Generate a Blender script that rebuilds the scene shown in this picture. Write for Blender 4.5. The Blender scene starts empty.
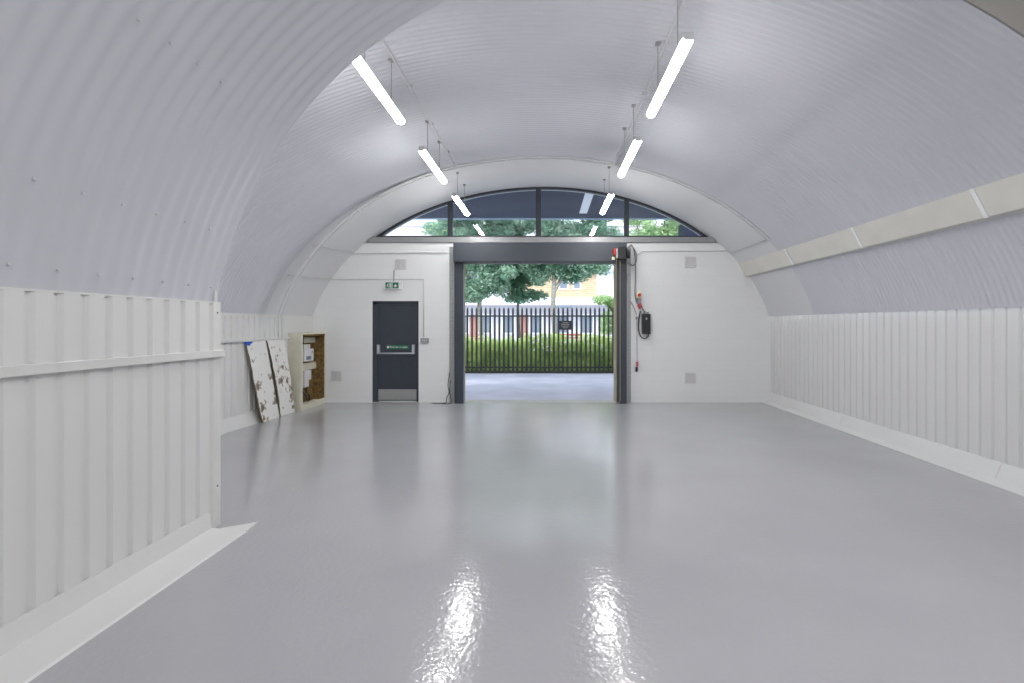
import bpy, bmesh, math, random
from mathutils import Vector, Matrix
R = random.Random(7)
PI = math.pi
scene = bpy.context.scene
COL = scene.collection

# ------------------------------------------------------------------ materials
def new_mat(name):
    m = bpy.data.materials.new(name); m.use_nodes = True
    nt = m.node_tree; b = nt.nodes['Principled BSDF']
    return m, nt, b
def setin(b, k, v):
    if k in b.inputs: b.inputs[k].default_value = v
def mat(name, col, rough=.5, metal=0., col2=None, scale=6., spec=.5, bump=0., bscale=60., detail=4., lo=.35, hi=.65, coat=0.):
    m, nt, b = new_mat(name)
    setin(b, 'Roughness', rough); setin(b, 'Metallic', metal); setin(b, 'Specular IOR Level', spec); setin(b, 'Coat Weight', coat)
    tc = nt.nodes.new('ShaderNodeTexCoord')
    n = nt.nodes.new('ShaderNodeTexNoise'); n.inputs['Scale'].default_value = scale; n.inputs['Detail'].default_value = detail
    nt.links.new(tc.outputs['Object'], n.inputs['Vector'])
    r = nt.nodes.new('ShaderNodeValToRGB'); r.color_ramp.elements[0].position = lo; r.color_ramp.elements[1].position = hi
    c2 = col2 if col2 else tuple(c*.93 for c in col)
    r.color_ramp.elements[0].color = (*c2, 1); r.color_ramp.elements[1].color = (*col, 1)
    nt.links.new(n.outputs['Fac'], r.inputs['Fac']); nt.links.new(r.outputs['Color'], b.inputs['Base Color'])
    if bump:
        n2 = nt.nodes.new('ShaderNodeTexNoise'); n2.inputs['Scale'].default_value = bscale; n2.inputs['Detail'].default_value = 3
        nt.links.new(tc.outputs['Object'], n2.inputs['Vector'])
        bp = nt.nodes.new('ShaderNodeBump'); bp.inputs['Strength'].default_value = bump; bp.inputs['Distance'].default_value = .02
        nt.links.new(n2.outputs['Fac'], bp.inputs['Height']); nt.links.new(bp.outputs['Normal'], b.inputs['Normal'])
    return m
def emis(name, col, st):
    m, nt, b = new_mat(name)
    setin(b, 'Base Color', (.9, .9, .9, 1)); setin(b, 'Emission Color', (*col, 1)); setin(b, 'Emission Strength', st)
    return m
def brick(name, c1, c2, mortar, scale, w, h, ms=.02, rough=.85, bump=.4, coords='Object', swap=True):
    m, nt, b = new_mat(name); setin(b, 'Roughness', rough)
    tc = nt.nodes.new('ShaderNodeTexCoord'); mp = nt.nodes.new('ShaderNodeMapping')
    if swap == 'side': mp.inputs['Rotation'].default_value = (PI/2, 0, PI/2)
    elif swap: mp.inputs['Rotation'].default_value = (PI/2, 0, 0)
    br = nt.nodes.new('ShaderNodeTexBrick')
    br.inputs['Color1'].default_value = (*c1, 1); br.inputs['Color2'].default_value = (*c2, 1); br.inputs['Mortar'].default_value = (*mortar, 1)
    br.inputs['Scale'].default_value = scale; br.inputs['Brick Width'].default_value = w; br.inputs['Row Height'].default_value = h
    br.inputs['Mortar Size'].default_value = ms; br.inputs['Mortar Smooth'].default_value = .6
    nt.links.new(tc.outputs[coords], mp.inputs['Vector']); nt.links.new(mp.outputs['Vector'], br.inputs['Vector'])
    nt.links.new(br.outputs['Color'], b.inputs['Base Color'])
    bp = nt.nodes.new('ShaderNodeBump'); bp.inputs['Strength'].default_value = bump; bp.inputs['Distance'].default_value = .01; bp.invert = True
    nt.links.new(br.outputs['Fac'], bp.inputs['Height']); nt.links.new(bp.outputs['Normal'], b.inputs['Normal'])
    return m

M = {}
M['lining'] = mat('painted corrugated sheet', (.58,.585,.635), .45, col2=(.56,.565,.61), scale=.8)
M['plaster'] = mat('painted smooth plaster', (.65,.655,.675), .5, col2=(.63,.635,.655), scale=1.2, bump=.1, bscale=8)
M['dado'] = mat('painted profiled sheet', (.695,.695,.69), .4, col2=(.68,.68,.675), scale=1.5)
M['trimwhite'] = mat('white painted metal trim', (.70,.70,.685), .4)
M['trimcream'] = mat('cream painted trim', (.68,.67,.62), .45, scale=3)
M['wall'] = brick('white painted blockwork', (.83,.84,.84), (.82,.83,.83), (.79,.80,.80), 1., .44, .22, .006, .6, .15)
M['grey_wall'] = mat('grey cladding board', (.33,.31,.29), .6, col2=(.30,.29,.275), scale=2)
M['slate'] = mat('slate grey painted steel', (.050,.060,.078), .35, col2=(.045,.054,.070), scale=4)
M['slatedoor'] = mat('dark slate door paint', (.045,.055,.072), .4)
M['frameblk'] = mat('charcoal window frame', (.028,.034,.045), .4)
M['galv'] = mat('galvanised steel', (.42,.43,.43), .45, metal=.4, col2=(.33,.34,.34), scale=25)
M['alu'] = mat('brushed aluminium', (.50,.50,.49), .4, metal=.5, scale=20)
M['alusatin'] = mat('satin aluminium bar', (.62,.64,.68), .3, metal=.6)
M['sill'] = mat('grey metal sill', (.36,.36,.37), .3, metal=.3, scale=8)
M['steelkick'] = mat('steel kick plate', (.42,.43,.41), .35, metal=.5, scale=12)
M['conduit'] = mat('white painted conduit', (.62,.62,.63), .4)
M['greyplastic'] = mat('grey plastic', (.30,.30,.31), .5)
M['lampbody'] = mat('lamp housing grey', (.50,.50,.52), .4)
M['vent'] = mat('painted vent grille', (.74,.73,.73), .5)
M['ventdark'] = mat('vent slot shadow', (.52,.50,.50), .7)
M['black'] = mat('black plastic', (.015,.016,.018), .35)
M['cableblk'] = mat('black cable rubber', (.03,.03,.035), .5)
M['cablegrey'] = mat('grey cable', (.28,.28,.29), .5)
M['red'] = mat('red plastic', (.55,.03,.03), .4)
M['redpink'] = mat('faded red plug', (.60,.10,.14), .4)
M['yellow'] = mat('pale yellow plastic', (.75,.70,.48), .5)
M['brass'] = mat('brassy hand chain', (.40,.36,.24), .4, metal=.5, scale=60)
M['green'] = mat('sign green', (.015,.16,.085), .4)
M['signwhite'] = mat('sign white', (.85,.87,.86), .4)
M['whiteplastic'] = mat('white plastic', (.74,.75,.78), .4)
M['osb'] = mat('brown rough board', (.30,.185,.06), .8, col2=(.09,.055,.018), scale=16, bump=.6, bscale=50, lo=.3, hi=.7)
M['creambox'] = mat('cream painted board', (.70,.68,.56), .55, col2=(.64,.62,.50), scale=6)
M['boardedge'] = mat('board edge brown', (.33,.27,.16), .8, col2=(.17,.13,.07), scale=30)
M['blue'] = mat('blue tape', (.02,.10,.55), .5)
M['conc'] = mat('yard concrete', (.52,.52,.62), .75, col2=(.42,.42,.51), scale=1.2, bump=.2, bscale=30)
M['thresh'] = mat('threshold concrete', (.46,.45,.43), .6, col2=(.38,.37,.35), scale=9)
M['soil'] = mat('planting soil', (.06,.05,.035), .9, col2=(.03,.03,.02), scale=8)
M['pave'] = mat('street paving', (.42,.42,.45), .85, scale=2)
M['pier'] = brick('opening brick edge', (.42,.34,.20), (.36,.30,.2), (.36,.33,.27), 1., .22, .075, .012, swap='side')
M['fence'] = mat('black powder coated steel', (.022,.026,.032), .4)
M['brick'] = brick('buff brick', (.62,.43,.27), (.52,.34,.20), (.62,.52,.42), 1., .45, .15, .02)
M['palebrick'] = brick('pale pink brick', (.78,.70,.68), (.70,.61,.60), (.8,.76,.74), 1., .9, .3, .03)
M['render'] = mat('lilac render', (.62,.60,.66), .8, scale=1)
M['fascia'] = mat('white fascia', (.80,.82,.86), .6)
M['roof'] = mat('pale grey roof tile', (.55,.56,.64), .8, scale=3)
M['winglass'] = mat('dark house window', (.20,.24,.30), .25)
M['trimdoor'] = mat('reddish brown door', (.42,.20,.16), .6)
M['winwhite'] = mat('white window frame', (.82,.84,.88), .5)
M['canopy'] = mat('navy canopy sheet', (.040,.062,.115), .7, col2=(.035,.054,.10), spec=.2, scale=2)
M['rooflight'] = emis('pale rooflight sheet', (.32,.42,.62), .30)
M['canopyedge'] = mat('pale blue canopy edge', (.42,.52,.68), .5)
M['trunk'] = mat('pale bark', (.42,.41,.38), .9, col2=(.25,.25,.22), scale=12, bump=.4, bscale=20)
M['darktrunk'] = mat('grey bark', (.20,.20,.18), .9, col2=(.12,.12,.10), scale=12)
def leaf(name, a, b_, rough=.55):
    m = mat(name, a, rough, col2=b_, scale=2.2, lo=.3, hi=.7)
    nt = m.node_tree; b = nt.nodes['Principled BSDF']; o = nt.nodes['Material Output']
    tr = nt.nodes.new('ShaderNodeBsdfTranslucent'); mx_ = nt.nodes.new('ShaderNodeMixShader'); mx_.inputs[0].default_value = .45
    nt.links.new(b.inputs['Base Color'].links[0].from_socket, tr.inputs['Color'])
    nt.links.new(b.outputs[0], mx_.inputs[1]); nt.links.new(tr.outputs[0], mx_.inputs[2]); nt.links.new(mx_.outputs[0], o.inputs['Surface'])
    return m
M['leafteal'] = leaf('teal green leaves', (.50,.66,.52), (.14,.32,.22))
M['leafdark'] = leaf('dark green leaves', (.34,.54,.40), (.09,.25,.16))
M['leafpale'] = leaf('pale green leaves', (.66,.80,.48), (.38,.56,.30))
M['hedge'] = leaf('yellow green hedge leaves', (.80,.90,.38), (.42,.58,.18))
M['orange'] = mat('orange barrier plastic', (.8,.22,.10), .5)

# floor: glossy grey resin paint
m, nt, b = new_mat('glossy grey floor paint')
tc = nt.nodes.new('ShaderNodeTexCoord')
n1 = nt.nodes.new('ShaderNodeTexNoise'); n1.inputs['Scale'].default_value = .9; n1.inputs['Detail'].default_value = 5
r1 = nt.nodes.new('ShaderNodeValToRGB'); r1.color_ramp.elements[0].position = .3; r1.color_ramp.elements[1].position = .7
r1.color_ramp.elements[0].color = (.395,.395,.415,1); r1.color_ramp.elements[1].color = (.43,.43,.452,1)
nt.links.new(tc.outputs['Object'], n1.inputs['Vector']); nt.links.new(n1.outputs['Fac'], r1.inputs['Fac'])
# scattered scuffs
n3 = nt.nodes.new('ShaderNodeTexNoise'); n3.inputs['Scale'].default_value = 3.4; n3.inputs['Detail'].default_value = 9; n3.inputs['Roughness'].default_value = .7
r3 = nt.nodes.new('ShaderNodeValToRGB'); r3.color_ramp.elements[0].position = .69; r3.color_ramp.elements[1].position = .74
r3.color_ramp.elements[0].color = (0,0,0,1); r3.color_ramp.elements[1].color = (.35,.35,.35,1)
mx = nt.nodes.new('ShaderNodeMixRGB'); mx.inputs['Color2'].default_value = (.24,.24,.24,1)
nt.links.new(tc.outputs['Object'], n3.inputs['Vector']); nt.links.new(n3.outputs['Fac'], r3.inputs['Fac'])
nt.links.new(r3.outputs['Color'], mx.inputs['Fac']); nt.links.new(r1.outputs['Color'], mx.inputs['Color1'])
nt.links.new(mx.outputs['Color'], b.inputs['Base Color'])
n2 = nt.nodes.new('ShaderNodeTexNoise'); n2.inputs['Scale'].default_value = 2.2; n2.inputs['Detail'].default_value = 4
mr = nt.nodes.new('ShaderNodeMapRange'); mr.inputs['From Min'].default_value = .3; mr.inputs['From Max'].default_value = .7
mr.inputs['To Min'].default_value = .10; mr.inputs['To Max'].default_value = .15
nt.links.new(tc.outputs['Object'], n2.inputs['Vector']); nt.links.new(n2.outputs['Fac'], mr.inputs['Value']); nt.links.new(mr.outputs['Result'], b.inputs['Roughness'])
nb = nt.nodes.new('ShaderNodeTexNoise'); nb.inputs['Scale'].default_value = 26; nb.inputs['Detail'].default_value = 1.5; nb.inputs['Roughness'].default_value = .6
bp = nt.nodes.new('ShaderNodeBump'); bp.inputs['Strength'].default_value = .30; bp.inputs['Distance'].default_value = .006
nt.links.new(tc.outputs['Object'], nb.inputs['Vector']); nt.links.new(nb.outputs['Fac'], bp.inputs['Height']); nt.links.new(bp.outputs['Normal'], b.inputs['Normal'])
setin(b, 'Specular IOR Level', .68)
M['floor'] = m

# peeling boards: white paint, brown mould patches denser near the edges
def peel(name, seed, spots):
    m, nt, b = new_mat(name); setin(b, 'Roughness', .5)
    tc = nt.nodes.new('ShaderNodeTexCoord'); mp = nt.nodes.new('ShaderNodeMapping'); mp.inputs['Location'].default_value = (seed, seed*.7, 0)
    nt.links.new(tc.outputs['Object'], mp.inputs['Vector'])
    n = nt.nodes.new('ShaderNodeTexNoise'); n.inputs['Scale'].default_value = 11; n.inputs['Detail'].default_value = 7
    nt.links.new(mp.outputs['Vector'], n.inputs['Vector'])
    # patch mask: nearness to given patch centres in board space
    acc = None
    for (u, v, rad) in spots:
        d = nt.nodes.new('ShaderNodeVectorMath'); d.operation = 'DISTANCE'; d.inputs[1].default_value = (0, u, v)
        nt.links.new(tc.outputs['Object'], d.inputs[0])
        q = nt.nodes.new('ShaderNodeMapRange'); q.inputs['From Min'].default_value = 0; q.inputs['From Max'].default_value = rad
        q.inputs['To Min'].default_value = .30; q.inputs['To Max'].default_value = 0
        nt.links.new(d.outputs['Value'], q.inputs['Value'])
        if acc is None: acc = q.outputs['Result']
        else:
            a = nt.nodes.new('ShaderNodeMath'); a.operation = 'MAXIMUM'
            nt.links.new(acc, a.inputs[0]); nt.links.new(q.outputs['Result'], a.inputs[1]); acc = a.outputs['Value']
    s = nt.nodes.new('ShaderNodeMath'); s.operation = 'ADD'
    nt.links.new(n.outputs['Fac'], s.inputs[0]); nt.links.new(acc, s.inputs[1])
    r = nt.nodes.new('ShaderNodeValToRGB')
    r.color_ramp.elements[0].position = .66; r.color_ramp.elements[0].color = (.80,.80,.78,1)
    e = r.color_ramp.elements.new(.69); e.color = (.46,.41,.33,1)
    r.color_ramp.elements[-1].position = .80; r.color_ramp.elements[-1].color = (.16,.13,.10,1)
    nt.links.new(s.outputs['Value'], r.inputs['Fac']); nt.links.new(r.outputs['Color'], b.inputs['Base Color'])
    return m

# glass
m = bpy.data.materials.new('clear window glass'); m.use_nodes = True; nt = m.node_tree; nt.nodes.clear()
o = nt.nodes.new('ShaderNodeOutputMaterial'); t = nt.nodes.new('ShaderNodeBsdfTransparent'); t.inputs['Color'].default_value = (.93,.96,.97,1)
g = nt.nodes.new('ShaderNodeBsdfGlossy'); g.inputs['Roughness'].default_value = .0
f = nt.nodes.new('ShaderNodeFresnel'); f.inputs['IOR'].default_value = 1.9
mxs = nt.nodes.new('ShaderNodeMixShader')
nt.links.new(f.outputs[0], mxs.inputs[0]); nt.links.new(t.outputs[0], mxs.inputs[1]); nt.links.new(g.outputs[0], mxs.inputs[2]); nt.links.new(mxs.outputs[0], o.inputs[0])
M['glass'] = m
M['tube'] = emis('lamp diffuser glow', (1.0, .985, .965), 56)

# ------------------------------------------------------------------ mesh helpers
def wloc(p):
    v = Vector((0,0,0))
    while p is not None:
        v += p.location; p = p.parent
    return v
class MB:
    def __init__(s): s.v = []; s.f = []
    def add(s, vs, fs):
        o = len(s.v); s.v += [tuple(v) for v in vs]; s.f += [tuple(i+o for i in f) for f in fs]
    def box(s, x0,x1,y0,y1,z0,z1):
        s.add([(x0,y0,z0),(x1,y0,z0),(x1,y1,z0),(x0,y1,z0),(x0,y0,z1),(x1,y0,z1),(x1,y1,z1),(x0,y1,z1)],
              [(0,3,2,1),(4,5,6,7),(0,1,5,4),(1,2,6,5),(2,3,7,6),(3,0,4,7)]); return s
    def hexa(s, a, b):   # two quads a (4 pts), b (4 pts)
        s.add(list(a)+list(b), [(0,3,2,1),(4,5,6,7),(0,1,5,4),(1,2,6,5),(2,3,7,6),(3,0,4,7)]); return s
    def tube(s, pts, r, n=8, r1=None):
        pts = [Vector(p) for p in pts]; rings = []
        up = None
        for i, p in enumerate(pts):
            d = (pts[min(i+1,len(pts)-1)] - pts[max(i-1,0)]).normalized()
            if up is None:
                up = Vector((0,0,1)) if abs(d.z) < .9 else Vector((1,0,0))
            a = d.cross(up).normalized(); bb = a.cross(d).normalized(); up = bb
            rr = r if r1 is None else r + (r1-r)*i/(len(pts)-1)
            rings.append([p + (a*math.cos(k*2*PI/n) + bb*math.sin(k*2*PI/n))*rr for k in range(n)])
        vs = [v for q in rings for v in q]; fs = []
        for i in range(len(pts)-1):
            for k in range(n):
                fs.append((i*n+k, i*n+(k+1)%n, (i+1)*n+(k+1)%n, (i+1)*n+k))
        fs.append(tuple(reversed(range(n)))); fs.append(tuple(range((len(pts)-1)*n, len(pts)*n)))
        s.add(vs, fs); return s
    def extr(s, prof, y0, y1):   # (x,z) profile run along y
        n = len(prof)
        s.add([(x,y0,z) for x,z in prof]+[(x,y1,z) for x,z in prof],
              [tuple(reversed(range(n))), tuple(range(n,2*n))]+[(k,(k+1)%n,n+(k+1)%n,n+k) for k in range(n)]); return s
    def sheet(s, grid):
        a = len(grid); bcount = len(grid[0])
        s.add([p for row in grid for p in row], [(i*bcount+j, i*bcount+j+1, (i+1)*bcount+j+1, (i+1)*bcount+j) for i in range(a-1) for j in range(bcount-1)]); return s
    def build(s, name, material, parent=None, smooth=False, bevel=0, kind=None, label=None):
        off = wloc(parent) if parent else Vector((0,0,0))
        me = bpy.data.meshes.new(name)
        me.from_pydata([tuple(Vector(v)-off) for v in s.v], [], s.f); me.validate()
        bm = bmesh.new(); bm.from_mesh(me); 
        if kind != 'leaf': bmesh.ops.recalc_face_normals(bm, faces=bm.faces)
        if bevel: bmesh.ops.bevel(bm, geom=list(bm.edges), offset=bevel, segments=2, affect='EDGES', profile=.5, clamp_overlap=True)
        bm.to_mesh(me); bm.free()
        if smooth:
            for p in me.polygons: p.use_smooth = True
            if smooth == 'auto':
                try: me.set_sharp_from_angle(angle=math.radians(40))
                except Exception: pass
        me.materials.append(material if not isinstance(material, str) else M[material])
        ob = bpy.data.objects.new(name, me); COL.objects.link(ob)
        if parent: ob.parent = parent
        if label: ob['label'] = label
        return ob
def tag(o, label, cat, group=None, kind=None):
    o['label'] = label; o['category'] = cat
    if group: o['group'] = group
    if kind: o['kind'] = kind
    return o
def thing(name, loc, label, cat, group=None):
    o = bpy.data.objects.new(name, None); o.empty_display_size = .1; COL.objects.link(o); o.location = loc
    return tag(o, label, cat, group)
def origin_to(o, loc=None):
    me = o.data
    if loc is None:
        vs = [v.co for v in me.vertices]
        loc = Vector(((min(v.x for v in vs)+max(v.x for v in vs))/2, (min(v.y for v in vs)+max(v.y for v in vs))/2, min(v.z for v in vs)))
    me.transform(Matrix.Translation(-Vector(loc))); o.location = loc; return o
def struct(o): o['kind'] = 'structure'; return o
def copy_tree(o, parent=None):
    c = o.copy(); COL.objects.link(c)
    if parent: c.parent = parent
    for ch in list(o.children): copy_tree(ch, c)
    return c
def text(name, s, size, material, parent, loc, rot=(PI/2,0,0), width=None):
    cu = bpy.data.curves.new(name, 'FONT'); cu.body = s; cu.size = size; cu.align_x = 'CENTER'; cu.align_y = 'CENTER'; cu.extrude = .0008
    tmp = bpy.data.objects.new('tmp_text', cu); COL.objects.link(tmp)
    bpy.context.view_layer.update()
    me = bpy.data.meshes.new_from_object(tmp.evaluated_get(bpy.context.evaluated_depsgraph_get()))
    bpy.data.objects.remove(tmp)
    xs = [v.co.x for v in me.vertices]
    if width and xs:
        k = width/(max(xs)-min(xs)); me.transform(Matrix.Diagonal((k,1,1,1)))
    me.materials.clear(); me.materials.append(M[material])
    ob = bpy.data.objects.new(name, me); COL.objects.link(ob); ob.parent = parent
    ob.location = Vector(loc) - wloc(parent); ob.rotation_euler = rot
    return ob

# ------------------------------------------------------------------ dimensions
YB = 10.6                    # inner face of the end wall
CX, CZ, B = -.05, 1.10, 3.43 # barrel centre and rise
AL, AR = 4.94, 4.78
def ell(t, d=0):             # point on the barrel, d = inset
    a = AR if math.cos(t) > 0 else AL
    return (CX + (a-d)*math.cos(t), CZ + (B-d)*math.sin(t))
def ellz(x):
    a = AR if x > CX else AL
    q = 1-((x-CX)/a)**2
    return CZ + B*math.sqrt(q) if q > 0 else CZ
def bw(px, py, y=YB):        # survey mark on a plane at depth y
    return ((px-547)*y/508, 1.62-(py-325)*y/508)

# ------------------------------------------------------------------ floor
f = MB().box(-5.2, 6.2, -3, YB, -.1, 0); struct(f.build('floor', 'floor'))
t = MB().box(-1.75, 1.46, YB, YB+.42, -.1, -.004); struct(t.build('trim_1', 'thresh'))

# ------------------------------------------------------------------ barrel lining
def lining(name, prof, y0, y1, pitch, amp, per=8):
    n = max(2, int((y1-y0)/pitch*per)) if amp else 8
    nrm = []
    for i in range(len(prof)):
        a = prof[max(i-1,0)]; c = prof[min(i+1,len(prof)-1)]
        dx, dz = c[0]-a[0], c[1]-a[1]; L = math.hypot(dx,dz); nrm.append((-dz/L, dx/L))
    grid = []
    for j in range(n+1):
        y = y0+(y1-y0)*j/n
        h = amp*(math.cos(2*PI*(y-y0)/pitch)) if amp else 0
        grid.append([(p[0]+q[0]*h, y, p[1]+q[1]*h) for p, q in zip(prof, nrm)])
    g = MB().sheet(grid)
    return struct(g.build(name, 'lining' if amp else 'plaster', smooth=True))
ts = math.asin((1.80-CZ)/B)
prof_main = [ell(ts + (PI-2*ts)*i/72) for i in range(73)]
lining('ceiling', prof_main, 3.46, 8.8, .0762, .0052)
lining('ceiling.001', prof_main, 8.8, YB+.4, 1, 0)
NC = (.581, 1.244); NR = 3.30
def near(a): return (NC[0]+NR*math.cos(math.radians(a)), NC[1]+NR*math.sin(math.radians(a)))
a0 = 97; a1 = 180-math.degrees(math.asin((1.80-NC[1])/NR))
prof_near = [near(a0+(a1-a0)*i/48) for i in range(49)]
nl = lining('ceiling.002', prof_near, -3, 4.10, .12, .0055)
# rounded white end capping of the near lining
cap = MB().tube([(x, 4.10, z) for x, z in prof_near[:47]], .006, 8); struct(cap.build('trim_2', 'lining', smooth=True))
# dome screws holding the near lining
for a, ys in ((144.0, [2.59+.22*k for k in range(4)]), (160.6, [2.24+.26*k for k in range(7)]), (168.2, [2.24+.25*k for k in range(8)])):
    for y in ys:
        x, z = near(a); dx, dz = math.cos(math.radians(a)), math.sin(math.radians(a))
        MB().tube([(x-dx*.008,y,z-dz*.008),(x-dx*.016,y,z-dz*.016),(x-dx*.024,y,z-dz*.024)], .009, 8, .003).build('dome_screw', 'plaster', nl, smooth=True)
# return wall behind the near lining (faces the end wall)
pts = [near(a0+(a1-a0)*i/24) for i in range(25)]
g = MB()
for i in range(24):
    (xa, za), (xb, zb) = pts[i], pts[i+1]
    g.hexa([(xa,4.05,za),(xb,4.05,zb),(xb,4.05,max(ellz(xb),zb+.003)),(xa,4.05,max(ellz(xa),za+.003))],[(xa,4.08,za),(xb,4.08,zb),(xb,4.08,max(ellz(xb),zb+.003)),(xa,4.08,max(ellz(xa),za+.003))])
for i in range(30):
    xa = -4.94+(2.29)*i/30; xb = -4.94+2.29*(i+1)/30
    g.hexa([(xa,4.05,0),(xb,4.05,0),(xb,4.05,max(ellz(xb),1.82)),(xa,4.05,max(ellz(xa),1.82))],[(xa,4.08,0),(xb,4.08,0),(xb,4.08,max(ellz(xb),1.82)),(xa,4.08,max(ellz(xa),1.82))])
struct(g.build('wall_return', 'plaster'))

# ------------------------------------------------------------------ fascia and the room around the camera
g = MB()
xs = [.2+.12*i for i in range(37)]; xs = [x for x in xs if x < 4.6] + [4.62]
for xa, xb in zip(xs, xs[1:]):
    g.hexa([(xa,3.45,ellz(xa)),(xb,3.45,ellz(xb)),(xb,3.45,4.9),(xa,3.45,4.9)],[(xa,3.47,ellz(xa)),(xb,3.47,ellz(xb)),(xb,3.47,4.9),(xa,3.47,4.9)])
g.box(4.62,6.2,3.45,3.47,0,4.9)
for k in range(14): g.box(.45+.4*k-.008+.04, .45+.4*k+.008+.04, 3.443, 3.45, 4.46 if k < 4 else ellz(min(.5+.4*k,4.6))+.02, 4.9)
struct(g.build('wall_front', 'grey_wall'))
struct(MB().box(6.2,6.3,-3,3.47,0,4.9).build('wall_right_near', 'plaster'))
struct(MB().box(-3.2,6.3,-3.1,-3,0,4.9).build('wall_rear', 'plaster'))
struct(MB().box(.1,6.3,-3,3.47,4.9,5.0).build('ceiling_near', 'plaster'))

# ------------------------------------------------------------------ profiled dado sheets
def profiled(name, xf, s, y0, y1, z0, z1, pitch=.156, valley=.042, depth=.03, phase=0., fl=.014):
    # xf = crest plane; valleys pushed away from the room (s = +1 for the right wall, -1 left)
    ln = [(xf, y0)]
    y = y0+phase
    while y+valley+2*fl < y1:
        ln += [(xf, y), (xf+s*depth, y+fl), (xf+s*depth, y+fl+valley), (xf, y+2*fl+valley)]
        y += pitch
    ln.append((xf, y1))
    g = MB().sheet([[(x,yy,z0) for x,yy in ln],[(x,yy,z1) for x,yy in ln]])
    return struct(g.build(name, 'dado'))
# right wall
profiled('wall_right', 4.66, 1, 3.47, YB, .0, 1.81, valley=.022, depth=.016, fl=.010, phase=.10)
struct(MB().box(4.655,4.70,3.47,YB,1.81,1.822).build('trim_4', 'trimwhite'))
g = MB().extr([(4.655,.21),(4.648,.205),(4.585,.05),(4.50,.006),(4.50,0),(4.69,0),(4.69,.21)], 3.47, YB)
bb = struct(g.build('baseboard_right', 'dado'))
for y in (5.19, 7.95):
    MB().hexa([(4.646,y,.20),(4.583,y,.052),(4.583,y+.004,.052),(4.646,y+.004,.20)],[(4.641,y,.202),(4.578,y,.053),(4.578,y+.004,.053),(4.641,y+.004,.202)]).build('joint', 'vent', bb)
# left far wall
profiled('wall_left', -4.89, -1, 4.03, 9.5, .0, 1.77, phase=.05, depth=.018, valley=.03)
struct(MB().box(-4.90,-4.888,9.5,YB,0,1.77).build('wall_left.001', 'dado'))
struct(MB().box(-4.95,-4.885,4.08,YB,1.76,1.815).build('trim_5', 'trimwhite'))
g = MB().extr([(-4.885,.2),(-4.880,.18),(-4.80,.015),(-4.78,.012),(-4.78,0),(-4.91,0),(-4.91,.2)], 4.03, 9.55)
struct(g.build('baseboard_left', 'dado'))
r = MB().box(-4.887,-4.84,4.05,9.56,1.355,1.41); struct(r.build('trim_6', 'trimwhite'))
# near left wall
profiled('wall_left_near', -2.65, -1, -3, 4.036, 0, 1.80, phase=(2.575-(-3)) % .1557, pitch=.1557, valley=.022, depth=.020, fl=.018)
g = MB().box(-2.72,-2.648,4.035,4.125,0,1.80)
ec = struct(g.build('trim_7', 'trimwhite', bevel=.004))
for z in (1.72, .33): MB().tube([(-2.652,4.08,z),(-2.643,4.08,z),(-2.640,4.08,z)], .009, 10, .006).build('screw', 'greyplastic', ec)
g = MB().box(-2.655,-2.612,-3,4.12,1.365,1.42)
struct(g.build('trim_8', 'trimwhite', bevel=.004))
struct(MB().box(-2.70,-2.649,-3,4.12,1.794,1.806).build('trim_14', 'trimwhite'))
g = MB().extr([(-2.652,.155),(-2.640,.155),(-2.625,.03),(-2.36,.010),(-2.35,0),(-2.652,0)], -3, 3.98)
struct(g.build('baseboard_left_near', 'dado'))
g = MB(); g.hexa([(-2.64,3.98,0),(-2.35,3.98,0),(-2.37,4.16,0),(-2.63,3.99,0)],[(-2.64,3.98,.012),(-2.35,3.98,.012),(-2.37,4.16,.010),(-2.63,3.99,.012)])
struct(g.build('trim_9', 'dado'))

# boxed beam along the right haunch
x0, z0 = 4.17, 2.66; x1, z1 = 4.045, 2.90
g = MB().extr([(4.28,2.62),(4.14,2.635),(4.00,2.90),(4.13,2.94)], 3.47, YB)
bm_ = struct(g.build('trim_10', 'trimcream', bevel=.003))
for y in (4.78, 6.66, 8.53):
    MB().extr([(4.138,2.63),(3.995,2.902),(3.989,2.899),(4.133,2.628)], y-.022, y+.022).build('joint_strip', 'signwhite', bm_)

# ------------------------------------------------------------------ end wall with its openings
DX0, DX1, DZ = -3.65, -2.68, 2.12
OX0, OX1, OZ = -1.80, 1.47, 2.98
SZ = 3.33
g = MB()
brk = sorted(set([-5.0,-4.95,-4.9,-4.84] + [-4.8+.1*i for i in range(96) if -4.8+.1*i < 4.75] + [4.75, 4.85, DX0, DX1, OX0, OX1]))
def top(x): return min(SZ, max(1.84, ellz(x)+.06))
for xa, xb in zip(brk, brk[1:]):
    if xb-xa < 1e-4: continue
    xm = (xa+xb)/2
    z = 0
    if DX0 < xm < DX1: z = DZ
    if OX0 < xm < OX1: z = OZ
    g.hexa([(xa,YB,z),(xb,YB,z),(xb,YB,top(xb)),(xa,YB,top(xa))],[(xa,YB+.35,z),(xb,YB+.35,z),(xb,YB+.35,top(xb)),(xa,YB+.35,top(xa))])
struct(g.build('wall_back', 'wall'))
# sill under the lunette
g = MB().box(-3.72,3.50,YB-.04,YB+.2,3.335,3.45); sill = struct(g.build('trim_11', 'sill', bevel=.006))
# brick returns of the opening
struct(MB().box(OX0-.001,OX0+.03,YB+.04,YB+.40,0,OZ).build('trim_12', 'pier'))
struct(MB().box(OX1-.03,OX1+.001,YB+.04,YB+.40,0,OZ).build('trim_13', 'pier'))

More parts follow.
